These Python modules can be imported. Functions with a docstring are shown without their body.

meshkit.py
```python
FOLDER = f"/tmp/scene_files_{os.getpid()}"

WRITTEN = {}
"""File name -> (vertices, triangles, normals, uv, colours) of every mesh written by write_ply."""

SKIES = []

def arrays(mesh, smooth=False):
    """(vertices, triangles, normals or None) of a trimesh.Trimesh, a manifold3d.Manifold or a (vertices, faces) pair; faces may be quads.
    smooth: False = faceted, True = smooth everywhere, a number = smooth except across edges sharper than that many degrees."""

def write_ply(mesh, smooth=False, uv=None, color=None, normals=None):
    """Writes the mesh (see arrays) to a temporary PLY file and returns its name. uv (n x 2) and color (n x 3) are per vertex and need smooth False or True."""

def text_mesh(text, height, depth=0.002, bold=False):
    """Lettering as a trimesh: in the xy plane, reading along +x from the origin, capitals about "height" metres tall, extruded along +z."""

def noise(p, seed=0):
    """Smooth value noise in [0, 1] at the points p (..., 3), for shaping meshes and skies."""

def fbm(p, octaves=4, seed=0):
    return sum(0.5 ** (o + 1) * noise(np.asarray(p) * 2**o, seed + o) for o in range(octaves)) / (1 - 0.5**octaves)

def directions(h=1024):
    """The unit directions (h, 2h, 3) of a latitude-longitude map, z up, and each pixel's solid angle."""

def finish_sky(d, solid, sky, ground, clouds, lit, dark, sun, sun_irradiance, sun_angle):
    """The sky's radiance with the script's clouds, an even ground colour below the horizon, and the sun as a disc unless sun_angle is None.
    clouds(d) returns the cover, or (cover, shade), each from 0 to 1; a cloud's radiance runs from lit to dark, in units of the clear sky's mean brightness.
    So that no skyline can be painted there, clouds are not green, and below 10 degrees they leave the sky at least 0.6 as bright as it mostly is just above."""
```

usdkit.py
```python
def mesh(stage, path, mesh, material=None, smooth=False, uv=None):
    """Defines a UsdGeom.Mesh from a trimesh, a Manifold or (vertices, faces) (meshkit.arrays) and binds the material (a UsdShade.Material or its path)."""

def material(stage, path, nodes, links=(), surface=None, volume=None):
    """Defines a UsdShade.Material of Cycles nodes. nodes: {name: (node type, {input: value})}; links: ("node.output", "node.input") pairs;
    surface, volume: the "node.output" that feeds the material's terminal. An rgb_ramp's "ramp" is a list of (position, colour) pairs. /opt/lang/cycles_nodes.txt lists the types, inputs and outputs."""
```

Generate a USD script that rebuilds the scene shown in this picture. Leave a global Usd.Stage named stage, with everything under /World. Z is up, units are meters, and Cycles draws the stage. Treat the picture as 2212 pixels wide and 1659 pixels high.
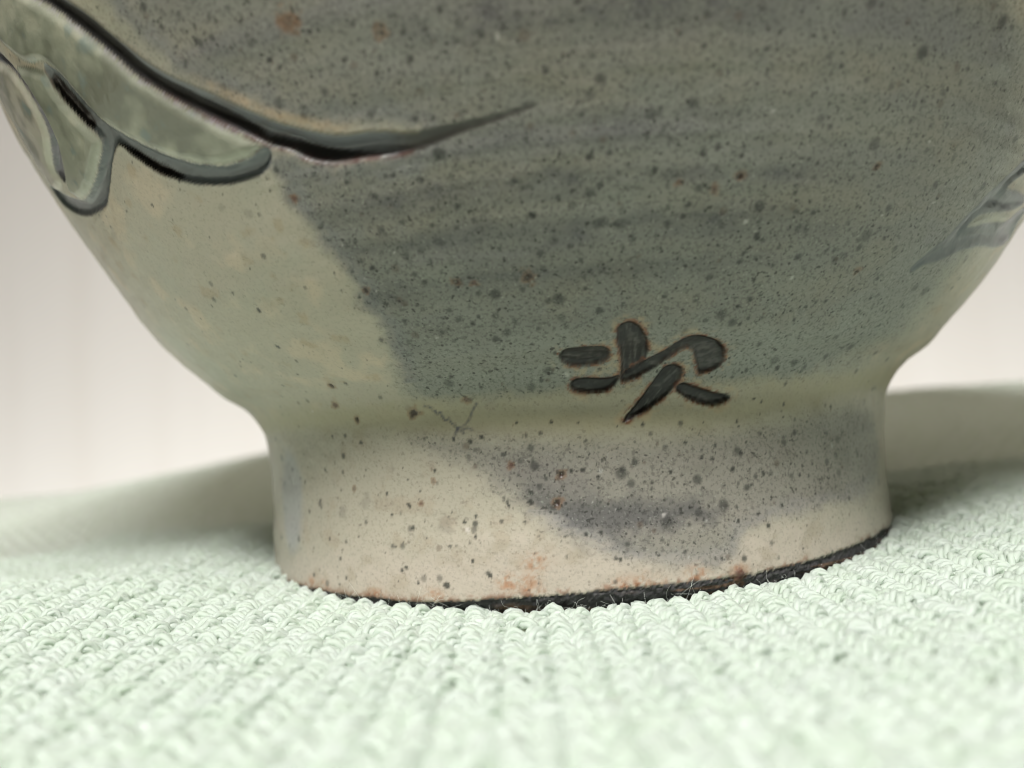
import math, numpy as np, trimesh, shapely, usdkit
from scipy.interpolate import PchipInterpolator
from scipy.spatial import cKDTree
from meshkit import fbm, noise
from pxr import Usd, UsdGeom, UsdLux, UsdShade, Sdf, Gf, Vt

MM = 0.001
rng = np.random.default_rng(11)
stage = Usd.Stage.CreateInMemory()
UsdGeom.SetStageUpAxis(stage, UsdGeom.Tokens.z)
UsdGeom.SetStageMetersPerUnit(stage, 1.0)
W = UsdGeom.Xform.Define(stage, '/World')
stage.SetDefaultPrim(W.GetPrim())

# ---------------------------------------------------------------- camera
cam = UsdGeom.Camera.Define(stage, '/World/camera')
FPX, CAMD, CAMH, PITCH, ROLL, YAW = 3511.2, 62.867, 7.3005, 0.06422, -0.07016, -0.06049
cp, sp_, cy, sy = math.cos(PITCH), math.sin(PITCH), math.cos(YAW), math.sin(YAW)
fw = np.array([sy*cp, cy*cp, sp_]); rt = np.array([cy, -sy, 0.0]); up = np.cross(rt, fw)
r2 = math.cos(ROLL)*rt + math.sin(ROLL)*up; u2 = -math.sin(ROLL)*rt + math.cos(ROLL)*up
m = Gf.Matrix4d(1.0)
for i, (v, w) in enumerate(((r2, 0), (u2, 0), (-fw, 0), (np.array([0, -CAMD, CAMH])*MM, 1))):
    m.SetRow(i, Gf.Vec4d(*map(float, v), w))
cam.AddTransformOp().Set(m)
cam.CreateHorizontalApertureAttr(36.0); cam.CreateVerticalApertureAttr(27.0)
cam.CreateFocalLengthAttr(36.0*FPX/4000)
cam.CreateFStopAttr(37.0); cam.CreateFocusDistanceAttr(42.3*MM)
cam.CreateClippingRangeAttr(Gf.Vec2f(0.002, 50.0))
cam.CreateExposureAttr(0.0)

# ---------------------------------------------------------------- lamps
def rect(name, pos, target, w, h, inten, col):
    L = UsdLux.RectLight.Define(stage, '/World/'+name)
    L.CreateWidthAttr(w); L.CreateHeightAttr(h); L.CreateIntensityAttr(inten); L.CreateColorAttr(Gf.Vec3f(*col))
    p, t = np.array(pos, float), np.array(target, float)
    z = (p-t)/np.linalg.norm(p-t); x = np.cross([0, 1, 0.01], z); x /= np.linalg.norm(x); y = np.cross(z, x)
    mm = Gf.Matrix4d(1.0)
    for i, (v, q) in enumerate(((x, 0), (y, 0), (z, 0), (p, 1))):
        mm.SetRow(i, Gf.Vec4d(*map(float, v), q))
    L.AddTransformOp().Set(mm)
KEY = math.radians(38)
rect('key_lamp', (-0.045, -0.62*math.sin(KEY), 0.62*math.cos(KEY)), (0.0, 0.0, 0.0), 0.17, 0.14, 83.0, (1.0, 0.985, 0.96))
rect('added_room_fill', (0.0, 0.25, 1.3), (0, 0.25, 0), 1.6, 0.5, 2.5, (1.0, 0.90, 0.76))  # added overhead fill standing in for the room's ambient light
rect('added_wall_fill', (0.0, 0.56, -0.50), (0.0, 0.75, 0.12), 1.8, 0.2, 16.5, (1.0, 1.0, 0.965))  # added source hidden below the table top, only to brighten the wall

# outlines on the cup: (angle from the front in 0.01 degree, height in 0.01 mm); spots also radius in 0.01 mm and kind
SHAPES = {
 'blade':[(-4115,2965),(-3772,2806),(-3555,2703),(-3411,2625),(-3276,2534),(-3141,2455),(-3027,2389),(-2856,2317),(-2645,2249),(-2396,2164),(-2196,2103),(-2045,2059),(-2050,2064),(-1839,2019),(-1622,1986),(-1446,1984),(-1278,1976),(-1069,1952),(-903,1953),(-632,1962),(-421,1971),(-264,1982),(-111,1990),(-50,1992),(-103,1977),(-270,1958),(-431,1939),(-648,1922),(-817,1904),(-899,1896),(-992,1887),(-1167,1880),(-1340,1885),(-1516,1890),(-1727,1889),(-1905,1908),(-2011,1934),(-2086,1965),(-2199,1988),(-2283,1998),(-2292,2007),(-2350,2030),(-2510,2076),(-2665,2128),(-2816,2185),(-2970,2245),(-3120,2311),(-3266,2383),(-3344,2446),(-3479,2530),(-3610,2609),(-3754,2694),(-3941,2781),(-4260,2918),(-4642,3075)],
 'blade_top':[(-4115,2965),(-3772,2806),(-3555,2703),(-3411,2625),(-3276,2534),(-3141,2455),(-3027,2389),(-2856,2317),(-2645,2249),(-2396,2164),(-2196,2103),(-2045,2059),(-2050,2064),(-1839,2019),(-1622,1986),(-1446,1984),(-1278,1976),(-1069,1952),(-903,1953),(-632,1962),(-421,1971),(-264,1982),(-111,1990),(-50,1992)],
 'blade_low':[(-4642,3075),(-4260,2918),(-3941,2781),(-3754,2694),(-3610,2609),(-3479,2530),(-3344,2446),(-3266,2383),(-3120,2311),(-2970,2245),(-2816,2185),(-2665,2128),(-2510,2076),(-2350,2030),(-2292,2007),(-2283,1998),(-2199,1988),(-2086,1965),(-2011,1934),(-1905,1908),(-1727,1889),(-1516,1890),(-1340,1885),(-1167,1880),(-992,1887)],
 'floor_line':[(-3828,2819),(-3688,2729),(-3480,2633),(-3336,2542),(-3226,2458),(-3108,2370),(-2959,2304),(-2753,2228),(-2553,2155),(-2380,2087),(-2275,2035),(-2286,2034),(-2193,2018),(-2059,1993),(-1897,1956),(-1720,1927),(-1502,1908),(-1274,1894),(-1104,1890)],
 'stroke_a':[(-4326,2609),(-4204,2564),(-4136,2515),(-4073,2444),(-3996,2369),(-3920,2295),(-3789,2237),(-3660,2180),(-3542,2143),(-3352,2084),(-3084,2021),(-2802,1981),(-2522,1976),(-2363,1996),(-2308,2006),(-2248,1985),(-2277,1953),(-2377,1919),(-2508,1905),(-2746,1906),(-2984,1920),(-3215,1949),(-3434,1994),(-3628,2055),(-3787,2129),(-3861,2179),(-3923,2196),(-4076,2167),(-4284,2117),(-4530,2061),(-4770,2026),(-5357,2055),(-5860,2135),(-6185,2245),(-6254,2364),(-5924,2308),(-5697,2216),(-5373,2145),(-5109,2116),(-4752,2128),(-4497,2157),(-4279,2195),(-4107,2227),(-4131,2272),(-4224,2333),(-4326,2426),(-4375,2513),(-4376,2575)],
 'stroke_b':[(-5211,2866),(-5089,2811),(-4899,2699),(-4829,2597),(-4800,2498),(-4833,2409),(-4937,2336),(-5136,2275),(-5377,2219),(-5457,2262),(-5476,2314),(-5287,2353),(-5007,2400),(-4942,2454),(-4893,2534),(-4916,2626),(-4983,2710),(-5386,2846)],
 'petal_a':[(-4326,2609),(-4204,2564),(-4136,2515),(-4073,2444),(-3996,2369),(-3920,2295),(-3789,2237),(-3660,2180),(-3542,2143),(-3352,2084),(-3084,2021),(-2802,1981),(-2522,1976),(-2363,1996),(-2308,2006),(-2292,2007),(-2350,2030),(-2510,2076),(-2665,2128),(-2816,2185),(-2970,2245),(-3120,2311),(-3266,2383),(-3344,2446),(-3479,2530),(-3610,2609),(-3754,2694),(-3941,2781),(-4260,2918),(-4642,3075),(-5138,3137),(-5101,2926),(-4779,2724),(-4549,2634)],
 'petal_b':[(-4376,2575),(-4375,2513),(-4326,2426),(-4224,2333),(-4131,2272),(-4107,2227),(-4279,2195),(-4497,2157),(-4752,2128),(-5109,2116),(-5373,2145),(-5407,2216),(-5136,2275),(-4937,2336),(-4833,2409),(-4800,2498),(-4829,2597),(-4899,2699),(-4735,2672),(-4516,2622)],
 'petal_c':[(-5386,2846),(-4983,2710),(-4916,2626),(-4893,2534),(-4942,2454),(-5007,2400),(-5287,2353),(-5476,2314),(-5441,2232),(-5857,2243),(-5924,2308),(-6073,2404),(-5905,2537),(-5855,2680),(-5975,2853)],
 'black_a':[(-4342,2569),(-4257,2528),(-4207,2461),(-4138,2392),(-4094,2344),(-4082,2308),(-4140,2279),(-4224,2333),(-4326,2426),(-4375,2513)],
 'black_b':[(-4076,2167),(-4028,2190),(-3930,2202),(-3852,2192),(-3751,2153),(-3626,2106),(-3463,2050),(-3332,2002),(-3284,1974),(-3434,1994),(-3628,2055),(-3787,2129),(-3861,2179),(-3940,2190)],
 'stroke_c':[(4066,1396),(4017,1420),(4102,1462),(4195,1504),(4333,1554),(4386,1593),(4456,1639),(4573,1693),(4655,1752),(4812,1814),(4905,1855),(5060,1917),(5142,1945),(5384,1899),(5066,1817),(4976,1784),(5627,1820),(5996,1798),(5512,1717),(4798,1672),(4702,1648),(4599,1608),(4680,1606),(4957,1636),(5313,1666),(5580,1677),(6012,1786),(6296,1810),(6273,1699),(6633,1656),(6027,1588),(5720,1565),(5297,1555),(4946,1526),(4726,1502),(4566,1470),(4415,1449),(4222,1434),(4137,1401)],
 'petal_d':[(4599,1608),(4702,1648),(4798,1672),(5512,1717),(5664,1708),(5564,1679),(4957,1636),(4680,1606)],
 'mark_1':[(-78,1109),(-24,1126),(141,1130),(328,1128),(446,1125),(502,1104),(504,1079),(438,1064),(337,1057),(197,1053),(57,1056),(-41,1071),(-85,1089)],
 'mark_2':[(561,1170),(573,1194),(624,1214),(702,1220),(780,1206),(838,1184),(877,1163),(915,1134),(949,1098),(947,1070),(906,1049),(861,1034),(792,1013),(719,994),(677,981),(662,1004),(667,1027),(652,1072),(606,1113),(569,1145)],
 'mark_3':[(653,972),(703,1003),(787,1022),(883,1043),(963,1065),(1081,1080),(1183,1102),(1272,1127),(1377,1143),(1507,1147),(1635,1135),(1783,1120),(1918,1091),(1968,1057),(1985,1029),(1909,1003),(1771,994),(1702,988),(1658,1007),(1609,1044),(1554,1071),(1501,1097),(1419,1106),(1352,1099),(1268,1076),(1169,1052),(1091,1027),(979,1009),(869,988),(752,977)],
 'mark_4':[(21,974),(72,996),(203,999),(402,992),(534,991),(656,1005),(637,980),(570,951),(465,934),(303,931),(141,940),(47,954)],
 'mark_5':[(705,781),(771,821),(885,862),(991,908),(1073,953),(1148,998),(1210,1029),(1300,1036),(1400,1030),(1461,1006),(1453,974),(1388,937),(1291,897),(1154,861),(1011,830),(854,807)],
 'mark_6':[(1428,915),(1421,944),(1479,954),(1585,945),(1764,921),(1958,900),(2120,888),(2254,876),(2146,850),(2006,838),(1848,846),(1695,864),(1542,889)],
 'grey_bowl':[(-2454,1954),(-2255,1917),(-2241,1860),(-2245,1784),(-2140,1709),(-2120,1678),(-2037,1575),(-1982,1482),(-1985,1421),(-1913,1335),(-1923,1262),(-1968,1152),(-2129,1068),(-2152,990),(-1755,910),(-756,877),(263,856),(1296,850),(2227,880),(3287,919),(4246,1000),(4826,1118),(4941,1294),(4955,1495),(4976,1663),(5052,1919),(3589,2550),(-3268,2837),(-3206,2639),(-3033,2476),(-2652,2278),(-2126,2122),(-1854,2044),(-1447,2001),(-958,1958),(-983,1909),(-1322,1871),(-1766,1886),(-2177,1966)],
 'grey_foot':[(-2463,796),(-1916,683),(-1281,614),(-1085,488),(-571,381),(-206,290),(252,197),(749,130),(1515,83),(2249,80),(2311,231),(3002,268),(3793,285),(5154,299),(6158,385),(6125,709),(4825,816),(3359,742),(2040,706),(936,707),(-435,747),(-1501,780)],
 'dark_foot':[(-614,527),(205,460),(1316,401),(1945,377),(2039,313),(1574,285),(853,264),(563,213),(159,234),(-235,314),(-459,415)],
 'mid_foot':[(-1225,699),(-279,653),(50,560),(372,432),(-316,436),(-821,556)],
 'stripe_foot':[(-5378,802),(-4874,709),(-4895,423),(-5053,208),(-5604,211),(-5883,488)],
 'rust_blobs':[(-947,63),(-687,54),(-578,154),(829,27),(998,10),(1580,44),(2218,23),(-2053,-5),(-3067,13),(-4303,23),(-4615,31),(552,23)],
 'rim_edge':[(-7103,32),(-6080,21),(-4794,13),(-4073,0),(-3089,-11),(-2302,-24),(-1587,-18),(-933,-6),(-320,1),(508,10),(1328,12),(1983,14),(2975,23),(4298,56),(5758,91),(6587,104)],
 'neck_band':[(-4444,930),(-2913,891),(-1839,863),(-423,814),(233,797),(1659,775),(2874,813),(4530,885),(5789,939)],
 'spots':[(-1727,2357,20,2),(-1104,2273,18,2),(-667,2306,14,0),(-787,2256,7,0),(-939,2255,7,0),(-1100,2155,8,0),(-1198,2149,7,0),(-1409,2095,7,0),(-1327,2028,11,0),(-866,1984,8,0),(-4,2086,13,0),(-418,2210,11,0),(-63,2257,9,0),(-1835,2096,12,0),(-1920,2235,13,0),(-184,1631,15,0),(-248,1723,8,0),(-1344,1823,7,0),(-1273,1820,7,0),(-690,1897,9,0),(-1784,2066,9,0),(-1480,1761,10,0),(-2223,1805,13,1),(-863,1666,8,0),(-189,1881,8,0),(-1971,2266,9,0),(-937,2173,8,0),(-1404,2210,7,0),(-353,2190,8,0),(-739,1831,15,3),(-2762,2477,16,0),(-2710,2400,9,0),(-1732,2358,29,2),(-1977,2264,9,0),(-1912,2237,11,0),(-2211,2339,10,0),(-3155,2146,7,0),(-2475,2441,11,0),(-2044,2195,8,0),(-3911,1942,10,0),(-3736,1961,10,3),(-2774,1793,19,3),(-3044,1839,14,3),(-3366,2213,19,4),(-2229,1803,15,1),(-1485,1759,11,0),(-179,1628,16,0),(-274,1411,22,5),(-947,1420,14,5),(-787,1411,12,1),(-1263,1434,13,0),(-1896,1433,12,5),(-1991,1410,11,0),(-1637,1303,13,0),(-1790,1609,8,0),(-1744,1375,8,0),(-105,1326,7,0),(-78,1281,9,0),(-3261,1077,17,5),(-3467,981,16,1),(-3157,903,16,5),(-2163,905,23,5),(-2220,933,17,3),(-1351,945,15,1),(-1113,996,11,0),(-3301,1430,15,0),(-3492,1272,14,0),(-704,820,8,0),(-238,808,9,0),(-1717,1507,13,0),(-372,1154,7,0),(-942,1065,9,0),(-2431,1852,9,0),(-2076,1685,7,0),(726,1869,11,0),(1183,1798,16,0),(1303,1815,13,0),(803,1748,16,0),(980,1725,13,0),(1010,1706,10,1),(1330,1679,15,1),(1274,1683,10,0),(1536,1722,16,5),(1126,1629,14,0),(1096,1590,12,0),(507,1572,13,0),(590,1615,8,0),(662,1528,10,0),(2077,1665,10,0),(2837,1769,14,5),(1826,1516,12,0),(1963,1354,10,0),(2089,1296,9,0),(1952,1186,9,0),(3189,1386,15,5),(1197,1416,10,0),(150,1696,12,0),(287,1804,12,0),(305,1821,9,0),(255,1353,10,0),(1998,1314,15,3),(2202,1767,7,0),(2784,1624,7,0),(3196,1550,11,0),(2654,1196,10,0),(2982,1271,12,0),(2859,999,13,0),(3789,1028,15,3),(-813,623,14,1),(-146,562,17,5),(-12,574,9,0),(150,576,13,0),(-1358,749,16,0),(-1203,765,11,0),(-1607,764,10,0),(-230,429,20,5),(-585,443,11,0),(-577,489,9,0),(-889,429,10,0),(-2378,448,11,0),(-675,347,9,0),(-1849,64,18,0),(-2496,151,13,0),(-2566,133,12,0),(-4077,650,13,0),(-4727,586,11,0),(-4040,284,10,0),(-1939,617,11,0),(-2777,515,8,0),(-2623,636,11,3),(-2336,341,11,0),(-5177,660,11,0),(-3159,780,10,0),(-1975,559,9,2),(-3410,551,11,2),(-3191,479,28,3),(-3697,427,28,3),(-1847,349,37,3),(-1498,323,18,6),(-1368,386,11,0),(-1538,363,10,0),(-1380,286,9,0),(-1443,176,9,0),(-1200,103,9,0),(-3676,85,10,0),(-2300,69,9,0),(-2702,411,8,0),(-2187,459,9,1),(3158,822,13,0),(2354,753,10,0),(4181,797,11,0),(4097,585,25,3),(2417,603,10,0),(2265,525,14,0),(2770,486,15,0),(2559,568,15,3),(1968,580,8,0),(1071,492,11,0),(1342,533,8,0),(414,615,9,0),(2614,298,12,0),(2755,237,15,0),(2270,272,10,0),(2217,22,33,7),(1444,356,8,0),(1586,357,10,0),(1775,298,10,0),(325,279,11,0),(1972,107,10,0),(982,772,9,0),(2618,858,11,0),(2751,841,9,0),(1203,336,13,6),(1448,157,7,0),(4668,498,19,3),(4264,476,13,3),(3057,325,11,0),(3776,297,13,3),(559,148,9,0)],
}
# ---------------------------------------------------------------- materials
def mat(name, nodes, links=(), surface='p.BSDF'):
    return usdkit.material(stage, '/World/Looks/'+name, nodes, links, surface=surface)
UsdGeom.Scope.Define(stage, '/World/Looks')

# fired glaze: colour of every spot comes with the mesh, the finest specks from noise
glaze = mat('glaze', {
    'col': ('attribute', {'attribute': 'glaze'}), 'spk': ('attribute', {'attribute': 'speck'}), 'rgh': ('attribute', {'attribute': 'gloss'}),
    'geo': ('geometry', {}),
    'n1': ('noise_texture', {'scale': 6000.0, 'detail': 2.0, 'roughness': 0.6}),
    'r1': ('map_range', {'clamp': True, 'from_min': 0.50, 'from_max': 0.66, 'to_min': 0.0, 'to_max': 0.45}),
    'n2': ('noise_texture', {'scale': 4300.0, 'detail': 1.0}),
    'r2': ('map_range', {'clamp': True, 'from_min': 0.65, 'from_max': 0.74, 'to_min': 0.0, 'to_max': 0.8}),
    'v1': ('voronoi_texture', {'scale': 2600.0}),
    'rv': ('map_range', {'clamp': True, 'from_min': 0.13, 'from_max': 0.24, 'to_min': 0.8, 'to_max': 0.0}),
    'vc': ('separate_color', {}), 'rc': ('map_range', {'clamp': True, 'from_min': 0.6, 'from_max': 0.8, 'to_min': 0.0, 'to_max': 1.0}),
    'vm': ('math', {'math_type': 'multiply'}),
    'mx': ('math', {'math_type': 'maximum'}), 'mx2': ('math', {'math_type': 'maximum'}),
    'am': ('math', {'math_type': 'multiply'}),
    'dark': ('mix_color', {'b': (0.018, 0.018, 0.014)}),
    'n3': ('noise_texture', {'scale': 8000.0, 'detail': 2.0}),
    'r3': ('map_range', {'clamp': True, 'from_min': 0.60, 'from_max': 0.78, 'to_min': 0.0, 'to_max': 0.5}),
    'pal': ('mix_color', {'b': (0.42, 0.44, 0.38)}), 'pm': ('math', {'math_type': 'multiply'}),
    'nb': ('noise_texture', {'scale': 900.0, 'detail': 4.0, 'roughness': 0.55}),
    'b': ('bump', {'strength': 0.5, 'distance': 0.00016}),
    'p': ('principled_bsdf', {'specular_ior_level': 0.5})},
    [('geo.position', 'n1.vector'), ('geo.position', 'n2.vector'), ('geo.position', 'n3.vector'), ('geo.position', 'v1.vector'), ('geo.position', 'nb.vector'),
     ('n1.fac', 'r1.value'), ('n2.fac', 'r2.value'), ('v1.distance', 'rv.value'), ('v1.color', 'vc.color'), ('vc.r', 'rc.value'),
     ('rv.result', 'vm.value1'), ('rc.result', 'vm.value2'), ('r1.result', 'mx.value1'), ('r2.result', 'mx.value2'), ('mx.value', 'mx2.value1'), ('vm.value', 'mx2.value2'),
     ('mx2.value', 'am.value1'), ('spk.fac', 'am.value2'),
     ('n3.fac', 'r3.value'), ('r3.result', 'pm.value1'), ('spk.fac', 'pm.value2'), ('pm.value', 'pal.fac'), ('col.color', 'pal.a'),
     ('am.value', 'dark.fac'), ('pal.result', 'dark.a'), ('dark.result', 'p.base_color'), ('rgh.fac', 'p.roughness'),
     ('nb.fac', 'b.height'), ('b.normal', 'p.normal')])
yarn = mat('yarn', {
    'geo': ('geometry', {}), 'n': ('noise_texture', {'scale': 900.0, 'detail': 2.0}), 'r': ('rgb_ramp', {'ramp': [(0.3, (0.80, 0.882, 0.78)), (0.7, (0.855, 0.91, 0.855))]}),
    'nf': ('noise_texture', {'scale': 14000.0, 'detail': 3.0, 'roughness': 0.7}), 'b': ('bump', {'strength': 0.6, 'distance': 0.00005}),
    'p': ('principled_bsdf', {'roughness': 0.45, 'specular_ior_level': 0.5, 'sheen_weight': 0.2, 'sheen_roughness': 0.4}),
    't': ('translucent_bsdf', {}), 'm': ('mix_closure', {'fac': 0.45})},
    [('geo.position', 'n.vector'), ('n.fac', 'r.fac'), ('r.color', 'p.base_color'), ('r.color', 't.color'), ('geo.position', 'nf.vector'), ('nf.fac', 'b.height'), ('b.normal', 'p.normal'),
     ('p.BSDF', 'm.closure1'), ('t.BSDF', 'm.closure2')], surface='m.closure')
fibre = mat('fibre', {'p': ('principled_bsdf', {'base_color': (0.82, 0.86, 0.80), 'roughness': 0.5})})
paint = mat('wall_paint', {
    'geo': ('geometry', {}), 'mp': ('mapping', {'scale': (26.0, 1.0, 1.6)}), 'n': ('noise_texture', {'scale': 1.0, 'detail': 3.0}),
    'r': ('rgb_ramp', {'ramp': [(0.3, (0.67, 0.64, 0.60)), (0.52, (0.69, 0.665, 0.63)), (0.75, (0.70, 0.675, 0.64))]}),
    'p': ('principled_bsdf', {'roughness': 0.8, 'specular_ior_level': 0.2})},
    [('geo.position', 'mp.vector'), ('mp.vector', 'n.vector'), ('n.fac', 'r.fac'), ('r.color', 'p.base_color')])
wood = mat('table_wood', {
    'geo': ('geometry', {}), 'mp': ('mapping', {'scale': (3.0, 30.0, 3.0)}), 'n': ('noise_texture', {'scale': 1.0, 'detail': 4.0}),
    'r': ('rgb_ramp', {'ramp': [(0.3, (0.42, 0.36, 0.29)), (0.7, (0.52, 0.46, 0.38))]}), 'p': ('principled_bsdf', {'roughness': 0.5})},
    [('geo.position', 'mp.vector'), ('mp.vector', 'n.vector'), ('n.fac', 'r.fac'), ('r.color', 'p.base_color')])

def tag(p, label=None, category=None, kind=None, group=None):
    p = p.GetPrim() if hasattr(p, 'GetPrim') else p
    for k, v in (('label', label), ('category', category), ('kind', kind), ('group', group)):
        if v: p.SetCustomDataByKey(k, v)
    return p

def raw_mesh(path, v, f, material, normals=None, primvars=None):
    me = UsdGeom.Mesh.Define(stage, path)
    me.CreatePointsAttr(Vt.Vec3fArray.FromNumpy(np.ascontiguousarray(v, np.float32)))
    me.CreateFaceVertexCountsAttr(Vt.IntArray.FromNumpy(np.full(len(f), f.shape[1], np.int32)))
    me.CreateFaceVertexIndicesAttr(Vt.IntArray.FromNumpy(np.ascontiguousarray(f, np.int32).ravel()))
    me.CreateSubdivisionSchemeAttr('none')
    if normals is not None:
        me.CreateNormalsAttr(Vt.Vec3fArray.FromNumpy(np.ascontiguousarray(normals, np.float32))); me.SetNormalsInterpolation('vertex')
    api = UsdGeom.PrimvarsAPI(me)
    for k, a in (primvars or {}).items():
        a = np.ascontiguousarray(a, np.float32)
        if a.ndim == 2:
            api.CreatePrimvar(k, Sdf.ValueTypeNames.Color3fArray, 'vertex').Set(Vt.Vec3fArray.FromNumpy(a))
        else:
            api.CreatePrimvar(k, Sdf.ValueTypeNames.FloatArray, 'vertex').Set(Vt.FloatArray.FromNumpy(a))
    UsdShade.MaterialBindingAPI.Apply(me.GetPrim()).Bind(material)
    return me

def sst(a, b, x):
    t = np.clip((x-a)/(b-a), 0, 1); return t*t*(3-2*t)
def lerp(a, b, t):
    return a + (b-a)*t

# ---------------------------------------------------------------- the cup: a thrown surface, carved and glazed
PZ = np.array([0,1.2,2.4,4,6,7.5,8.7,9.7,10.6,11.5,12.5,13.7,15,17,20,24,28,33,39,46,53,60,67])
PR = np.array([20.21,20.22,20.21,20.11,20.15,20.3,20.5,21.03,21.78,23.1,24.09,25.33,26.52,27.97,29.87,32.23,34.18,35.6,37.7,41.3,46.3,52.0,58.0])  # unseen upper wall is made to flare so it shades the bowl below
PC = np.array(([-.06,-.06,-.07,-.06,-.04,-.01,.02,.06,.11,.10,.04,-.03,-.03,.06]+[.13]*20)[:len(PZ)])
prof, cxo = PchipInterpolator(PZ, PR), PchipInterpolator(PZ, PC)
# rows (radius, height, carries detail)
zf = [0.0]; 
while zf[-1] < 34.0:
    z = zf[-1]; s = math.hypot(1.0, float(prof(z+.05)-prof(z))/.05); zf.append(z + 0.1/s)
zf = np.array(zf)
low = np.linspace(0, 1, 14)[::-1]
rowr = np.r_[np.array([0.01, 8, 14.5, 15.6, 16.2, 16.8, 17.6, 18.5, 19.1]), 20.21-0.95*low[:-1]**1.8]
rowz = np.r_[np.array([2.8, 2.8, 2.6, 1.6, -0.9, -1.28, -1.36, -1.34, -1.22]), -1.12*low[:-1]]
nlow = len(rowr)
rowr = np.r_[rowr, prof(zf)]; rowz = np.r_[rowz, zf]
zu = np.r_[np.linspace(34.6, 66, 26)]
rowr = np.r_[rowr, prof(zu)]; rowz = np.r_[rowz, zu]
zi = np.linspace(65, 16, 18)
rimr = np.array([57.9, 57.5, 56.6, 55.7, 54.8]); rimz = np.array([66.8, 67.35, 67.5, 67.1, 66.3])
rowr = np.r_[rowr, rimr, prof(zi)-3.2, 20, 14, 7, 0.01]; rowz = np.r_[rowz, rimz, zi, 13.2, 11.8, 11.2, 11.0]
NR = len(rowr)
tf = np.radians(np.linspace(-92, 92, 901)); tb = np.radians(np.linspace(92, 268, 80)[1:-1])
th = np.r_[tf, tb]; NT = len(th)
TH, ZR = np.meshgrid(th, rowz); RR = np.repeat(rowr[:, None], NT, 1)
CX = np.repeat(cxo(np.clip(rowz, 0, 67))[:, None], NT, 1)
def p3(t, z):
    z = np.asarray(z, float); r = np.where(z < 0, 20.21+z*0.6, prof(np.clip(z, 0, 67)))
    return np.stack([r*np.sin(t)+cxo(np.clip(z, 0, 67)), -r*np.cos(t), z], -1)
P0 = np.stack([RR*np.sin(TH)+CX, -RR*np.cos(TH), ZR], -1)
T1 = np.gradient(P0, axis=0); T2 = np.roll(P0, -1, 1)-np.roll(P0, 1, 1)
N0 = np.cross(T2, T1); N0 /= np.maximum(np.linalg.norm(N0, axis=-1, keepdims=True), 1e-12)
i0, i1 = nlow-13, nlow+len(zf)                      # rows that carry detail
D = (slice(i0, i1), slice(0, len(tf)))
Pd, Td, Zd = P0[D], TH[D], ZR[D]
flat = Pd.reshape(-1, 3); SH = Td.shape

def chaikin(a, n, closed):
    for _ in range(n):
        b = np.roll(a, -1, 0) if closed else a[1:]
        c = a if closed else a[:-1]
        q = np.empty((2*len(c), 2)); q[0::2] = .75*c+.25*b; q[1::2] = .25*c+.75*b
        a = q if closed else np.vstack([a[:1], q, a[-1:]])
    return a
def line(name, closed=True, pts=None, n=2):
    a = chaikin(np.array(SHAPES[name] if pts is None else pts, float)/100, n, closed)
    if closed: a = np.vstack([a, a[:1]])
    L = np.r_[0, np.cumsum(np.hypot(np.diff(a[:, 0])*.4, np.diff(a[:, 1])))]
    s = np.linspace(0, L[-1], max(8, int(L[-1]/.05)))
    return np.stack([np.interp(s, L, a[:, 0]), np.interp(s, L, a[:, 1])], -1)
def dist(pts2, limit=6.0):
    d, _ = cKDTree(p3(np.radians(pts2[:, 0]), pts2[:, 1])).query(flat, distance_upper_bound=limit)
    return np.minimum(d, limit).reshape(SH)
TD = np.degrees(Td)
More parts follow.
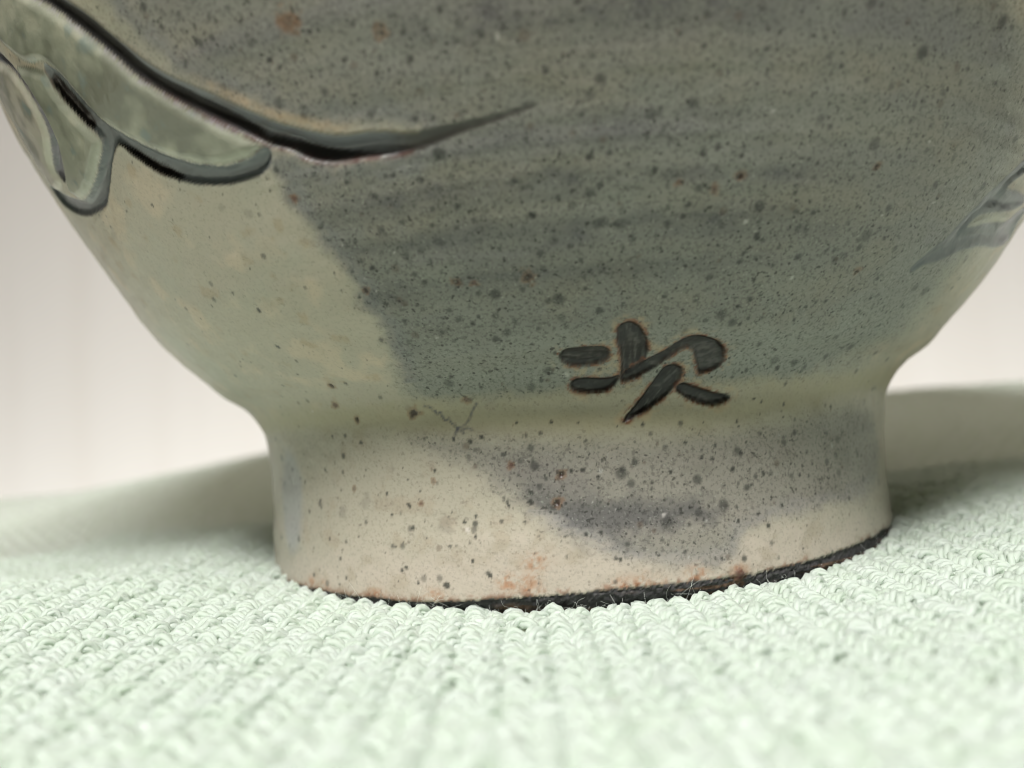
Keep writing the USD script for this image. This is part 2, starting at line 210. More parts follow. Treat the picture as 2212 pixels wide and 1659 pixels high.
def sdf(name, pts=None, n=2, limit=6.0):
    """signed distance in mm, positive inside"""
    a = line(name, True, pts, n); poly = shapely.Polygon(a).buffer(0)
    shapely.prepare(poly)
    x0, y0, x1, y1 = poly.bounds
    box = (TD >= x0) & (TD <= x1) & (Zd >= y0) & (Zd <= y1)
    ins = np.zeros(SH, bool); ins[box] = shapely.contains_xy(poly, TD[box], Zd[box])
    return np.where(ins, 1, -1)*dist(a, limit)

q = Pd
nz1 = fbm(q*1.1, 4, 1)-.5; nz2 = fbm(q*3.5, 3, 2)-.5; nz3 = noise(q*9.0, 3)-.5; nz4 = noise(q*5.0, 7)-.5
big = fbm(q*.22, 3, 4)-.5; med = fbm(q*.55, 3, 5)-.5
streak = fbm(np.stack([Td*2.2, Zd*0.85, 0*Zd], -1), 4, 6)-.5
fine_streak = fbm(np.stack([Td*9, Zd*5.0, 0*Zd], -1), 3, 8)-.5
C = lambda *s: np.array([((x/255+.055)/1.055)**2.4 if x > 10 else x/255/12.92 for x in s])
K = lambda *s: C(*s)*1.30*np.array([.99, .968, 1.035])
beige, grey, olive, cream = K(163,158,138), K(113,114,103), K(130,125,104), K(170,162,148)
blue, darkfoot, green = K(99,99,98), K(80,80,80), K(155,158,140)
def blend(col, c, w):
    return col + (np.asarray(c)-col)*w[..., None]

# base colours, bottom to top
s_gb = sdf('grey_bowl', n=3)+nz1*1.3+nz3*.25
tl = sst(-20, -30, TD)*sst(17, 21, Zd) + sst(34, 44, TD)
wg = sst(-.9-2.6*tl, 1.0+1.6*tl, s_gb+nz4*.5)
col = np.empty(SH+(3,)); col[:] = beige
col = blend(col, K(186,172,146), sst(.02, .22, med)*.6)
col = blend(col, green, sst(.0, .25, big)*.5)
col = blend(col, K(150,132,100), sst(.12, .3, nz1)*.45)
gcol = np.empty_like(col); gcol[:] = grey
gcol = blend(gcol, olive, sst(-.1, .35, streak*.7+.5*med+.5*nz1)*.42)
gcol = blend(gcol, blue, sst(-.05, .32, -streak*.8+.35*big+.5*nz1)*.6)
gcol = blend(gcol, K(123,126,113), sst(.0, .25, big)*.5)
for zc, t0, t1, wd, am in ((17.25, -18, 20, .34, .75), (16.75, -22, 2, .2, .35), (15.75, -21, 24, .28, .75), (15.3, -5, 22, .16, .35), (14.15, -24, 14, .32, .8), (13.7, -18, 0, .2, .35), (18.8, -6, 10, .3, .25), (22.7, -8, 14, .9, .9), (12.3, -16, 2, .35, .3)):  # the highest band paints shade at top centre; the others are glaze streaks
    g = np.exp(-((Zd-zc-streak*.7)/(wd*(1+1.2*nz1)))**2)*sst(t0-8, t0+4, TD)*(1-sst(t1-5, t1+10, TD))
    gcol = blend(gcol, K(72,73,73), np.clip(g*am*.55*(1+2.6*nz1+1.6*nz2), 0, 1))
gcol = blend(gcol, K(128,131,118), (1-sst(10.6, 13.2, Zd+nz1*2))*.8)
gcol = blend(gcol, K(124,129,117), sst(34, 60, TD)*.8)
gcol = gcol*np.array([.97, .985, 1.0])
col = lerp(col, gcol, wg[..., None])
# blue rim of the grey patch where it meets the bare beige
col = blend(col, K(98,102,102), np.exp(-((s_gb-.35)/.45)**2)*.55*(TD < 12)*(Zd > 10.5))
speck = lerp(.22, 1.0, wg)
# the foot
wfoot = 1-sst(9.0, 9.9, Zd+nz1*.5)
f_col = np.empty_like(col); f_col[:] = K(160,155,139)
f_col = blend(f_col, cream, 1-sst(1.6, 3.8, Zd+nz1*1.6+.02*np.abs(TD)))
f_col = blend(f_col, K(150,140,122), sst(.03, .25, nz1+.5*med)*.55)
s_gf = sdf('grey_foot', n=2)+nz1*.9+nz3*.2
wf = sst(-.7, .9, s_gf+nz4*.4)
fg = np.empty_like(col); fg[:] = K(132,129,119)
fg = blend(fg, K(118,116,106), sst(.0, .22, med+.4*streak)*.8)
s_df = sdf('dark_foot')+nz1*1.7+nz4*.4
fg = blend(fg, darkfoot, sst(-.7, .8, s_df)*.8)
s_mf = sdf('mid_foot')+nz1*.9
fg = blend(fg, K(117,114,108), sst(-.6, .6, s_mf)*.7)
fg = blend(fg, K(124,124,124), np.exp(-((s_gf-.3)/.4)**2)*.6*(Zd < 4))
f_col = lerp(f_col, fg, wf[..., None])
f_col = blend(f_col, K(146,148,148), sst(-.6, .5, sdf('stripe_foot')+nz1*.6)*.75)
f_col = blend(f_col, K(146,138,112), (1-sst(-.3, 1.1, s_gf*0+9.6-Zd+nz1*.8))*.7)
f_speck = lerp(.35, .85, wf)
f_col = f_col*np.array([.985, .985, .93])
col = lerp(col, f_col, wfoot[..., None]); speck = lerp(speck, f_speck, wfoot)
# yellowish band where the bowl turns into the foot
zb = np.interp(TD, [a/100 for a, b in SHAPES['neck_band']], [b/100 for a, b in SHAPES['neck_band']])
band = np.exp(-((Zd-zb-.1+nz1*.6)/.75)**2)
col = blend(col, K(152,146,116), band*.8*(1-.0*wg)); speck *= 1-.55*band
rough = np.full(SH, .34) + .12*med
h = .05*med*2 + .022*(fbm(np.stack([Td*1.2, Zd*2.3, 0*Zd], -1), 2, 14)-.5)*2*sst(9.5, 11, Zd) + .035*(fbm(np.stack([Td*3, Zd*.8, 0*Zd], -1), 2, 9)-.5)*2 + .012*nz2

# rusty bleeding above the bare ring
zE = np.interp(TD, [a/100 for a, b in SHAPES['rim_edge']], [b/100 for a, b in SHAPES['rim_edge']]) + .16*nz1 + .22*nz2 + .16*nz3
above = Zd-zE
rb = np.zeros(SH)
for a, b in SHAPES['rust_blobs']:
    rb = np.maximum(rb, np.exp(-(((TD-a/100)*.352/(.55))**2+((Zd-b/100)/.42)**2)))
rustw = np.clip(rb*1.1*(.55+2.6*nz2+1.6*nz3), 0, 1)
col = blend(col, K(150,104,66), rustw*.75)
edge_rust = np.exp(-(above/.22)**2)*sst(-.08, .18, nz1+.8*nz2+.25*(TD < -25))
col = blend(col, K(120,82,58), np.clip(edge_rust, 0, 1)*.8)
bare = sst(.03, -.05, above)
ring_col = np.empty_like(col); ring_col[:] = K(52,52,51)
ring_col = blend(ring_col, K(104,80,60), sst(.0, .22, fbm(np.stack([Td*6, Zd*4.0, 0*Zd], -1), 4, 12)-.5)*.75*sst(-.1, -.4, above))
ring_col = blend(ring_col, K(118,116,112), sst(.12, .25, nz3)*.4*sst(-.5, 0, above))
col = lerp(col, ring_col, bare[..., None]); rough = lerp(rough, .8, bare); speck *= 1-bare
h -= .10*bare - bare*(.22*nz2 + .14*nz3)

# iron spots, pits and flecks
SP = np.array(SHAPES['spots'], float)
tree = cKDTree(flat)
colf, hf, spf, rof = col.reshape(-1, 3), h.reshape(-1), speck.reshape(-1), rough.reshape(-1)
kinds = {0: (K(44,45,40), .9, 1.0), 1: (K(80,52,40), .85, 1.0), 2: (K(84,66,46), .6, 1.05), 3: (K(98,94,84), .28, 1.15), 4: (K(70,84,84), .6, 1.3), 5: (K(48,34,26), .95, 1.05), 6: (K(190,186,176), .5, .8), 7: (K(84,54,44), .9, 1.0)}
for t, z, r, k in SP:
    c, am, ex = kinds[int(k)]; R = max(r/100*ex, .10)
    c0 = p3(np.array([math.radians(t/100)]), np.array([z/100]))[0]
    ix = np.array(tree.query_ball_point(c0, R*2.4))
    if not len(ix): continue
    dd = flat[ix]-c0; d = np.linalg.norm(dd, axis=1)
    d = d*(1+1.1*nz2.reshape(-1)[ix]+.9*nz4.reshape(-1)[ix])
    soft = 1.5 if k in (2, 3, 4) else 1.15
    w = (1-sst(R*.55, R*soft, d))*am
    colf[ix] += (c-colf[ix])*w[:, None]
    if k in (1, 5, 7, 2):
        ring = np.exp(-((d-R*1.15)/(R*.35))**2)*.5
        colf[ix] += (K(118,84,52)-colf[ix])*ring[:, None]
    if k == 5: hf[ix] -= .10*(1-sst(R*.2, R*.9, d))
    if k == 7: hf[ix] += .12*(1-sst(R*.5, R*1.1, d))
# scattered pinholes and small dark freckles, thick in the grey, thin in the beige
NF = 5200
ft = rng.uniform(-88, 88, NF); fz = rng.uniform(.3, 33.5, NF); fr = rng.gamma(1.4, .045, NF)+.03; fk = rng.random(NF)
fp = p3(np.radians(ft), fz); gr = tree.query(fp)[1]
for i in range(NF):
    if rng.random() > .02+.95*spf[gr[i]]: continue
    R = min(fr[i], .30)*(.6+.4*spf[gr[i]])
    if fk[i] > .97: R *= .6
    ix = np.array(tree.query_ball_point(fp[i], R*1.5+.05))
    if not len(ix): continue
    d = np.linalg.norm(flat[ix]-fp[i], axis=1)
    w = 1-sst(R*.6, R*1.35, d)
    if fk[i] > .97: colf[ix] += (K(190,190,178)-colf[ix])*(w*.45)[:, None]
    else: colf[ix] += ((K(70,52,36) if fk[i] < .12 else K(46,48,44))-colf[ix])*(w*(.45+.4*fk[i]))[:, None]
# hair cracks in the glaze above the foot
for pl in ([(1000+.5877*a, 1500+.5877*b) for a, b in ()],): pass
CR = [[(-19.6,9.35),(-17.9,8.95),(-16.6,8.5),(-15.2,8.15),(-14.6,7.9)],[(-15.2,8.15),(-13.8,8.35),(-12.9,8.95),(-12.2,9.25)],[(-15.4,8.1),(-15.9,7.75)],[(-14.4,8.1),(-13.2,8.05)]]
for c in CR:
    a = line('', False, np.array(c)*100, 1); a = a + (noise(np.stack([a[:, 0]*3, a[:, 1]*9, 0*a[:, 0]], -1), 21)[:, None]-.5)*np.array([.5, .18])
    d = dist(a, 1.0); w = (1-sst(.02, .11, d))*(.28+1.2*np.clip(nz3+.3, 0, 1))
    colf += (K(74,76,80)-colf)*np.clip(w, 0, .8).reshape(-1)[:, None]; hf -= (w*.02).reshape(-1)
col, h, speck, rough = colf.reshape(col.shape), hf.reshape(SH), spf.reshape(SH), rof.reshape(SH)

# ---- carving: which piece each point belongs to (0 body)
piece = np.zeros(SH, int); names = {}
def claim(sd, pid, name, label):
    piece[sd > 0] = pid; names[pid] = (name, label)
stone = K(106,111,110)
ink = np.array([.006, .005, .004])
# petals, slightly pillowed
pg = K(130,134,115)
for k, (nm, lb) in enumerate((('petal_a', 'broad pale green petal below the deep carved line'), ('petal_b', 'short pale green petal between two carved strokes'), ('petal_c', 'narrow beige petal at the left edge of the bowl'), ('petal_d', 'small pale petal at the right edge of the bowl'))):
    s = sdf(nm) + .05*nz2
    ins = s > 0
    pc = np.empty_like(col); pc[:] = pg if k != 2 else K(158,154,136)
    pc = blend(pc, K(96,99,84), sst(-.05, .2, med+.4*nz1+.3*big)*.8)
    pc = blend(pc, K(152,153,132), sst(.02, .2, -med-.4*nz1)*.8)
    pc = blend(pc, K(104,120,114), sst(.12, .3, nz1)*.6)
    pc = blend(pc, K(176,180,160), np.exp(-((s-.16)/.12)**2)*.3)  # painted highlight just inside the petal edge
    w = sst(-.02, .06, s)
    if k == 3: w = w*.45
    col = lerp(col, pc, w[..., None]); speck = lerp(speck, .06, w); rough = lerp(rough, .22, w)
    h += w*.20*sst(0, .5, s)
    claim(s, 1+k, 'petal', lb)
# the long deep blade line
sb = sdf('blade', n=2) + .045*nz2
dT, dB = dist(line('', False, SHAPES['blade_top'], 2)), dist(line('', False, SHAPES['blade_low'], 2))
s_fl = sdf('', SHAPES['floor_line']+SHAPES['blade_low'][:-1][::-1], 2)
tail = sst(2.5, 7.0, TD+17.0)                   # fades out to a brushed point
w = sst(-.06, .08, sb)
slope = np.clip(dT/(dT+dB+1e-6), 0, 1)
depth = lerp(.80, .30, sst(-18, -30, TD))*sst(0, .72, slope)*np.clip(dB/.42, 0, 1)**.8
depth = lerp(depth, .10*sst(0, .3, sb), sst(-14.5, -10.0, TD))
bc = np.empty_like(col); bc[:] = stone
bc = blend(bc, K(94,90,84), sst(.05, .3, fine_streak+.5*nz1)*.5)
bc = blend(bc, K(46,44,36), sst(-13.5, -10.5, TD)*.9)
fl = sst(-.06, .10, s_fl+.12*sst(-22, -30, TD)+.06*nz2)
bc = blend(bc, ink, fl)
bc = blend(bc, K(96,88,62), np.exp(-((dT-.05)/.06)**2)*.8*(TD < -10))
col = lerp(col, bc, (w*lerp(1.0, np.clip(.92+.5*nz1+.8*nz2, 0, 1), sst(-9, -2, TD)))[..., None]) if True else col
rough = lerp(rough, .36, w); rough = lerp(rough, .6, w*fl); speck = lerp(speck, .08, w)
h -= w*depth
# burnt lip under the blade, pale scar above it
lip = np.exp(-((dB-.02)/.10)**2)*sst(-33, -29, TD)*(1-sst(-12, -9, TD))*sst(-.15, .3, nz2+.12)
col = blend(col, K(70,40,30), np.clip(lip, 0, 1)*.85)
scar = np.exp(-((dT-.22)/.22)**2)*(sb < 0)*sst(-28, -24, TD)*(1-sst(-17, -14, TD))
col = blend(col, K(166,146,116), np.clip(scar*(.8+1.5*nz2), 0, 1)*.75)
rim2 = np.exp(-((dT-.5)/.5)**2)*(sb < 0)*(1-sst(-34, -26, TD)); col = blend(col, K(146,146,122), rim2*.6)
frost = np.exp(-((dB-.08)/.09)**2)*(sb < 0)*(TD < -25)
col = blend(col, K(150,146,150), np.clip(frost*(.5+2.5*nz2+2*nz3), 0, 1)*.6)
claim(sb, 5, 'carved_line', 'long deep black carved line tapering to the right')
# shallower carved strokes with grey floors
for nm, pid, dp, cc, lb in (('stroke_a', 6, .22, K(92,98,96), 'forked grey carved stroke under the broad petal'), ('stroke_b', 7, .24, K(108,107,110), 'thin grey carved stroke left of the short petal'), ('stroke_c', 8, .10, K(76,83,82), 'grey carved leaf at the right edge of the bowl')):  # stroke_b's lilac grey is a grazing reflection painted into its colour
    far = nm == 'stroke_c'
    s = sdf(nm) + (.12*nz1 + .06*nz2 + .03*nz3 if not far else .09*nz1)
    w = sst(-.10, .13, s) if far else sst(-.06, .08, s)
    sc = np.empty_like(col); sc[:] = cc
    sc = blend(sc, K(72,77,75), sst(-.05, .25, fine_streak+.5*nz1)*.6)
    if not far:
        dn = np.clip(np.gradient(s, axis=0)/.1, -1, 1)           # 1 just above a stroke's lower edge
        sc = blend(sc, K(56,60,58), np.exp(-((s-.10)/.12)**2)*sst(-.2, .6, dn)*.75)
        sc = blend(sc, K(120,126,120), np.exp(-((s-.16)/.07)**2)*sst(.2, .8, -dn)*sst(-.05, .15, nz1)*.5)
    if nm == 'stroke_a':
        for bk in ('black_a', 'black_b'):
            sc = blend(sc, ink, sst(-.07, .10, sdf(bk)+.10*nz1+.07*nz2))
    if far:
        sc = blend(sc, K(52,58,56), np.exp(-((s-.2)/.22)**2)*sst(-.25, .25, med+nz1)*.45)
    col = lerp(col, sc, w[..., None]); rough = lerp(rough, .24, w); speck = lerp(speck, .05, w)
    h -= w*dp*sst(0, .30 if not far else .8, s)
    if not far:
        col = blend(col, K(182,184,168), np.clip(np.exp(-((s+.09)/.06)**2)*(s < 0)*(.2+1.6*nz2+.8*nz1), 0, 1)*.6)  # painted edge highlight just outside the stroke
        brk = np.exp(-((s+.01)/.05)**2)*sst(.02, .2, nz1+.5*nz2)*(TD > -45)
        col = blend(col, K(74,52,38), np.clip(brk, 0, 1)*.6)
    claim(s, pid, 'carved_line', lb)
# the incised maker's mark
halo = np.zeros(SH)
for k in range(1, 7):
    s = sdf('mark_%d' % k, n=1) + .05 + .045*nz2 + .07*nz3
    w = sst(-.05, .05, s)
    pts = line('mark_%d' % k, True, None, 1); ctr = pts-pts.mean(0); ctr[:, 0] *= .42
    ax = np.linalg.svd(ctr, full_matrices=False)[2][0]
    lx = (TD-pts[:, 0].mean())*.42; lz = Zd-pts[:, 1].mean()
    along, across = lx*ax[0]+lz*ax[1], -lx*ax[1]+lz*ax[0]
    groove = fbm(np.stack([along*.9, across*9.0, 0*along+k], -1), 3, 30+k)-.5
    upper = np.clip(-np.gradient(s, axis=0)/.1, -1, 1)           # 1 just under a stroke's upper edge; the upper wall's shade is painted near-black
    mc = np.empty_like(col); mc[:] = K(36,36,34)
    mc = blend(mc, K(82,81,74), sst(.0, .25, nz4+.5*nz1)*.5)
    mc = blend(mc, K(20,19,17), sst(-.02, .15, groove)*(.85 if k > 3 else .6))
    mc = blend(mc, K(90,90,84), sst(.08, .26, -groove+.4*nz2)*.5)
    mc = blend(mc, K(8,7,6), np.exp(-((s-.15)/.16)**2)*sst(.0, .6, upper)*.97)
    mc = blend(mc, K(70,40,24), np.exp(-((s-.03)/.06)**2)*sst(-.2, .1, nz1+nz2+.05)*.85)
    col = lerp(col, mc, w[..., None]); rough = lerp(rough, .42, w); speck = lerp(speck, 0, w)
    h -= w*(.17*sst(0, .18, s) + .07*groove)
    edge = np.exp(-((s+.05)/.07)**2)*(s < 0)*sst(-.12, .12, nz2+nz4*.4+nz1*.6)
    col = blend(col, K(112,66,42), np.clip(edge*1.3, 0, 1)*.9)
    hw = np.exp(-((s+.22)/.2)**2)*(s < 0)
    halo = np.maximum(halo, hw*sst(.0, .2, nz1+.6*nz2))
    claim(s, 8+k, 'mark_stroke', ('short upper left dash of the carved mark', 'upright blunt stroke of the carved mark', 'long rising hooked stroke of the carved mark', 'lower left dash of the carved mark', 'left leg of the carved mark', 'right leg of the carved mark')[k-1])
lowmark = (piece < 9)
col = blend(col, K(168,150,116), halo*lowmark*.55); speck *= 1-.6*halo
tan = lambda t, z, a, b: np.exp(-(((TD-t)*.42/a)**2+((Zd-z)/b)**2))

col = np.clip(col, .003, .8)
# whole-cup arrays
COL = np.tile(K(120,122,108), (NR, NT, 1)); SPK = np.full((NR, NT), .7); RGH = np.full((NR, NT), .42); H = np.zeros((NR, NT)); PCE = np.zeros((NR, NT), int)
COL[:i0] = K(60,56,50); SPK[:i0] = 0; RGH[:i0] = .85
COL[D], SPK[D], RGH[D], H[D], PCE[D] = col, speck, rough, h, piece
# rows above the frame take over the last detailed row, the back takes over its neighbours
COL[i1:i1+26, :len(tf)] = col[-1][None]; COL[i0:i1, len(tf):] = lerp(col[:, -1:, :], col[:, :1, :], np.linspace(0, 1, len(tb))[None, :, None])
H[i1:i1+12, :len(tf)] = h[-1][None]*np.linspace(1, 0, 12)[:, None]; H[i0:i1, len(tf):] = lerp(h[:, -1:], h[:, :1], np.linspace(0, 1, len(tb))[None])
PCE[i1:i1+12, :len(tf)] = np.where(np.isin(piece[-1], (1, 2, 3, 5)), piece[-1], 0)[None]
PV = (P0 + N0*H[..., None])*MM
T1 = np.gradient(PV, axis=0); T2 = np.roll(PV, -1, 1)-np.roll(PV, 1, 1)
NV = np.cross(T2, T1); NV /= np.maximum(np.linalg.norm(NV, axis=-1, keepdims=True), 1e-15)
idx = np.arange(NR*NT).reshape(NR, NT)
a = idx[:-1]; b = np.roll(idx, -1, 1)[:-1]; c_ = np.roll(idx, -1, 1)[1:]; d_ = idx[1:]
F = np.stack([a, b, c_, d_], -1).reshape(-1, 4)
zEf = np.interp(np.degrees(TH), [x/100 for x, _ in SHAPES['rim_edge']], [z/100 for _, z in SHAPES['rim_edge']]); zEf[D] = zE
base = np.where(ZR < zEf, 101, np.where((ZR < 9.3), 102, 0)); base[i1:] = 0; base[:nlow-13] = 101
PCE = np.where(base > 100, base, PCE)
fp_ = PCE.reshape(-1)[F[:, 0]]
FV, FN, FC, FS, FR = PV.reshape(-1, 3), NV.reshape(-1, 3), COL.reshape(-1, 3), SPK.reshape(-1), RGH.reshape(-1)
cup = UsdGeom.Xform.Define(stage, '/World/ceramic_cup')
tag(cup, 'grey and beige glazed stoneware cup with carved petals standing on mint knitted cloth', 'cup')
seen = {}
def cut(pid, parent, name, label=None):
    k = seen.get((parent, name), 0); seen[(parent, name)] = k+1
    f = F[fp_ == pid]
    if not len(f): return None
    u, inv = np.unique(f, return_inverse=True)
    me = raw_mesh(f'{parent}/{name}' + (f'_{k:03d}' if k else ''), FV[u], inv.reshape(f.shape), glaze, FN[u], {'glaze': FC[u], 'speck': FS[u], 'gloss': FR[u]})
    if label: tag(me, label)
    return me
cut(0, '/World/ceramic_cup', 'bowl')
for pid in sorted(names): cut(pid, '/World/ceramic_cup/bowl', *names[pid])
cut(102, '/World/ceramic_cup', 'foot'); cut(101, '/World/ceramic_cup/foot', 'bare_ring', 'dark unglazed ring under the foot')

# ---------------------------------------------------------------- the knitted cloth
def ground(x, y):
    """height of the cloth's upper side in mm"""
    x, y = np.asarray(x, float), np.asarray(y, float)
    r = np.hypot(x, y)
    h = -.40 + .95*np.minimum((x/18.0)**2, 2.0)*np.exp(-((y+2)/30)**2)*np.where(x < 0, .75, .8)
    h += .045*np.clip(y+20, -30, 25)*sst(-45, -15, y)
    back = sst(14, 85, y)
    h += back*(8.6 + 1.6*sst(-40, 55, x) - 5.5*sst(-35, -90, x))
    h -= 1.1*sst(-22, -34, x)*sst(-16, -2, y)*(1-back)*1.0
    h += .6*np.exp(-((x+30)/9)**2-((y+20)/9)**2)
    h += .8*sst(22, 50, x)*sst(-15, 25, y)*(1-.6*back)
    h += .5*(fbm(np.stack([x*.16, y*.11, 0*x], -1), 3, 43)-.5)*sst(6, 24, y)
    h -= 26*sst(84, 140, y)
    h += .35*(fbm(np.stack([x*.09, y*.07, 0*x], -1), 2, 40)-.5)
    lim = -1.40 + 6.0*np.maximum(r-19.75, 0)
    return np.where(r < 22, np.minimum(h, lim), h)
WALE, ROW, SK = 1.92, .62, -.058
cloth = UsdGeom.Xform.Define(stage, '/World/knitted_cloth')
tag(cloth, 'pale mint ribbed knitted cloth spread under the cup', 'cloth')

def leg_path(side, n):
    t = np.linspace(0, 1, n)
    u = side*np.interp(t, [0, .2, .5, .8, 1], [.03, .22, .49, .78, .93])
    v = np.interp(t, [0, .2, .5, .8, 1], [-.10, .06, .26, .36, .34])
    w = np.interp(t, [0, .2, .5, .8, 1], [-.38, -.12, .0, -.11, -.38])
    return np.stack([u, v, w], -1)
def smooth_path(p, n):
    s = np.linspace(0, 1, len(p)); q = np.linspace(0, 1, n)
    return np.stack([PchipInterpolator(s, p[:, k])(q) for k in range(3)], -1)

def tubes(paths, rad, sides, ply, twist):
    """paths (m, n, 3) -> vertices, quads; a loosely twisted yarn section"""
    mN, n, _ = paths.shape
    tan_ = np.gradient(paths, axis=1); tan_ /= np.linalg.norm(tan_, axis=-1, keepdims=True)
    upv = np.array([0, 0, 1.0]); e1 = np.cross(tan_, upv); e1 /= np.maximum(np.linalg.norm(e1, axis=-1, keepdims=True), 1e-9); e2 = np.cross(e1, tan_)
    ph = np.linspace(0, 2*np.pi, sides, endpoint=False); s = np.linspace(0, 1, n)
    off = rng.uniform(0, 6.28, (mN, 1, 1))
    rr = rad[:, :, None]*(1 + ply*(np.abs(np.cos(1.5*(ph[None, None]-twist*s[None, :, None]+off)))-.64))
    V = paths[:, :, None] + rr[..., None]*(np.cos(ph)[None, None, :, None]*e1[:, :, None] + .86*np.sin(ph)[None, None, :, None]*e2[:, :, None])
    ii = np.arange(mN*n*sides).reshape(mN, n, sides)
    a = ii[:, :-1]; b = ii[:, 1:]; f = np.stack([a, np.roll(a, -1, 2), np.roll(b, -1, 2), b], -1).reshape(-1, 4)
    return V.reshape(-1, 3), f

XN0, XN1, YN0, YN1 = -44.0, 52.0, -54.0, 26.0
ribs = 0; FUZZ = []
lr = np.random.default_rng(5)
nw = int((XN1-XN0)/WALE)
for i in range(nw):
    xc = XN0 + (i+.5)*WALE
    paths, rad = [], []
    nrow = int((YN1-YN0)/ROW)
    for j in range(nrow):
        y0 = YN0 + j*ROW + .25*math.sin(i*2.1)
        # the part of the cloth the lens can take in, widening away from it
        depth_ = y0 + CAMD
        xx = xc + SK*(y0+20)
        if abs(xx+.06*0) > 6 + depth_*.72: continue
        if math.hypot(xx, y0) < 18.4: continue
        if y0 > 4 and abs(xx) < 19: continue
        jit = lr.normal(0, .085, (2, 3))*(1.8 if lr.random() < .12 else 1); wob = lr.normal(0, .055)
        for k, sd in enumerate((-1, 1)):
            p = leg_path(sd, 7) + np.array([xx+wob, y0, 0]) + jit[k]*np.array([1, 1.0, .9])
            p[:, 0] += SK*(p[:, 1]-y0) + lr.normal(0, .018, 7); p[:, 2] += lr.normal(0, .02, 7)
            p[0] -= [0, 0, .1]; paths.append(p); rad.append(.285*(1+lr.normal(0, .08)))
    if not paths: continue
    P = np.array(paths); near = (P[:, 3, 1] > -35) & (P[:, 3, 1] < -8)
    parts, base_n = [], 0
    for sel, n, strands in ((near, 9, 3), (~near, 7, 1)):
        if not sel.any(): continue
        Q = np.stack([smooth_path(p, n) for p in P[sel]])
        s = np.linspace(0, 1, n)
        prof_r = np.interp(s, [0, .15, .5, .85, 1], [.85, 1, 1.12, 1, .8])
        R_ = np.array(rad)[sel][:, None]*prof_r[None]
        Q[..., 2] += ground(Q[..., 0], Q[..., 1]) - .30
        if strands == 1:
            V, f = tubes(Q, R_, 7, .30, 7.5)
            parts.append((V, f))
        else:
            tan_ = np.gradient(Q, axis=1); tan_ /= np.linalg.norm(tan_, axis=-1, keepdims=True)
            e1 = np.cross(tan_, [0, 0, 1.0]); e1 /= np.maximum(np.linalg.norm(e1, axis=-1, keepdims=True), 1e-9); e2 = np.cross(e1, tan_)
            o = lr.uniform(0, 6.28, (len(Q), 1)); tw = lr.normal(3.6, .7, (len(Q), 1))
            for k in range(strands):
                an = o + k*2*np.pi/strands + tw*s[None]
                rr = R_*(.50 + lr.normal(0, .06, (len(Q), 1)))
                S_ = Q + rr[..., None]*(np.cos(an)[..., None]*e1 + .85*np.sin(an)[..., None]*e2)
                S_ += lr.normal(0, .012, S_.shape)
                parts.append(tubes(S_, R_*(.58 + lr.normal(0, .05, (len(Q), 1))), 6, .16, 9.0))
        FUZZ.append(Q[:, :7])
    V = np.concatenate([p[0] for p in parts]); cnts = np.cumsum([0]+[len(p[0]) for p in parts])
    f = np.concatenate([p[1]+c for p, c in zip(parts, cnts)])
    V += (noise(V*5.5, 60)[:, None]-.5)*.07
    me = usdkit.mesh(stage, '/World/knitted_cloth/rib' + (f'_{ribs:03d}' if ribs else ''), (V*MM, f), yarn, smooth=True)
    ribs += 1
# the backing the ribs are knitted from, and the ribbed stretches farther off
gx = np.arange(-150, 150.1, .8); gx = np.unique(np.r_[gx, np.arange(-70, 80, .42)])
gy = np.unique(np.r_[np.arange(-64, 26, .8), np.arange(24, 160, .5)])
GX, GY = np.meshgrid(gx, gy)
cover = sst(XN0+1.5, XN0-.5, GX-SK*(GY+20)) + sst(XN1-2.5, XN1-.5, GX-SK*(GY+20)) + sst(YN1-2.5, YN1-.5, GY)
cover += sst(4, 6, np.abs(GX)-2-(GY+CAMD)*.72) 
cover = np.clip(cover, 0, 1)
uu = (GX-SK*(GY+20)-XN0)/WALE
wale_h = np.abs(np.sin(np.pi*uu))**.6
pat = .75*wale_h + .22*np.sin(2*np.pi*GY/ROW + 2.4*np.abs(((uu % 1)-.5)*2))*wale_h + .12*(noise(np.stack([GX*1.6, GY*1.6, 0*GX], -1), 50)-.5)
GZ = ground(GX, GY) - .42 + cover*(.42-.72) + cover*(pat-.3)*1.25
GV = np.stack([GX, GY, GZ], -1).reshape(-1, 3)*MM
gi = np.arange(len(gy)*len(gx)).reshape(len(gy), len(gx))
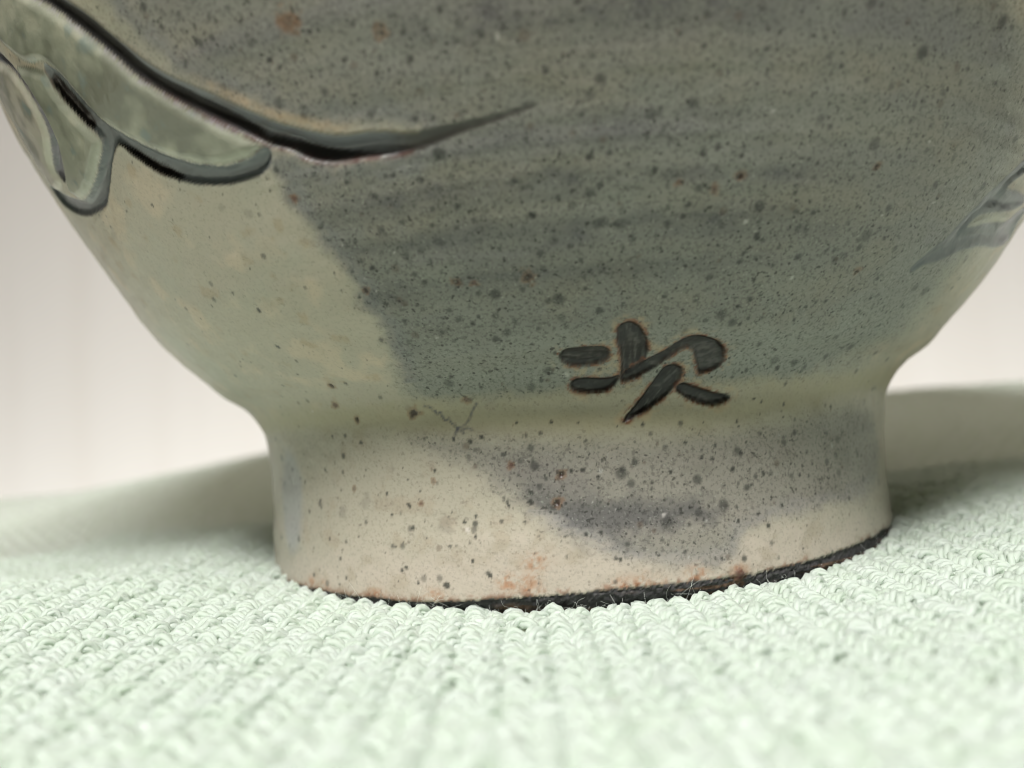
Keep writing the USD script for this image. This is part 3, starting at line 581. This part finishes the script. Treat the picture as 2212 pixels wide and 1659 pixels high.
GF = np.stack([gi[:-1, :-1], gi[:-1, 1:], gi[1:, 1:], gi[1:, :-1]], -1).reshape(-1, 4)
usdkit.mesh(stage, '/World/knitted_cloth/backing', (GV, GF), yarn, smooth=True)
# loose fibres standing off the yarn
Q = np.concatenate(FUZZ); wgt = np.exp(-((np.hypot(Q[:, 4, 0], Q[:, 4, 1])-20.8)/1.4)**2)*(Q[:, 4, 1] < 2)*4 + .5*(np.abs(Q[:, 4, 1]+26) < 12)
pick = lr.choice(len(Q), 1500, p=wgt/wgt.sum())
cps, cnt = [], []
for k in pick:
    s0 = lr.integers(2, Q.shape[1]-1); o = Q[k, s0] + lr.normal(0, .12, 3)*[1, 1, 0] + [0, 0, .25]
    d = lr.normal(0, 1, 3); d[2] = abs(d[2])*.8+.15; d /= np.linalg.norm(d)
    L = lr.gamma(2.2, .085); bend = lr.normal(0, 2.4, 3)
    t = np.linspace(0, 1, 7)[:, None]
    cps.append(o + d*L*t + bend*L*t**2*.6 + np.sin(t*lr.uniform(2, 7))*lr.normal(0, .06, 3)); cnt.append(7)
bcv = UsdGeom.BasisCurves.Define(stage, '/World/knitted_cloth/loose_fibre')
bcv.CreateTypeAttr('cubic'); bcv.CreateBasisAttr('catmullRom')
bcv.CreatePointsAttr(Vt.Vec3fArray.FromNumpy((np.concatenate(cps)*MM).astype(np.float32)))
bcv.CreateCurveVertexCountsAttr(cnt); bcv.CreateWidthsAttr([.006*MM]); bcv.SetWidthsInterpolation('constant')
UsdShade.MaterialBindingAPI.Apply(bcv.GetPrim()).Bind(fibre)
tag(bcv, 'fine loose fibres standing off the yarn', kind='stuff')

# ---------------------------------------------------------------- table under the cloth and the wall behind
def box(path, lo, hi, material):
    mm = trimesh.creation.box(bounds=[lo, hi]); return usdkit.mesh(stage, path, mm, material)
tag(box('/World/table', (-.5, -.16, -.06), (.5, .42, -.022), wood), 'pale wooden table top under the cloth', 'table', kind='structure')
tag(box('/World/wall', (-1.6, .75, -.6), (1.6, .80, 1.1), paint), 'off-white wall out of focus behind the cup', 'wall', kind='structure')
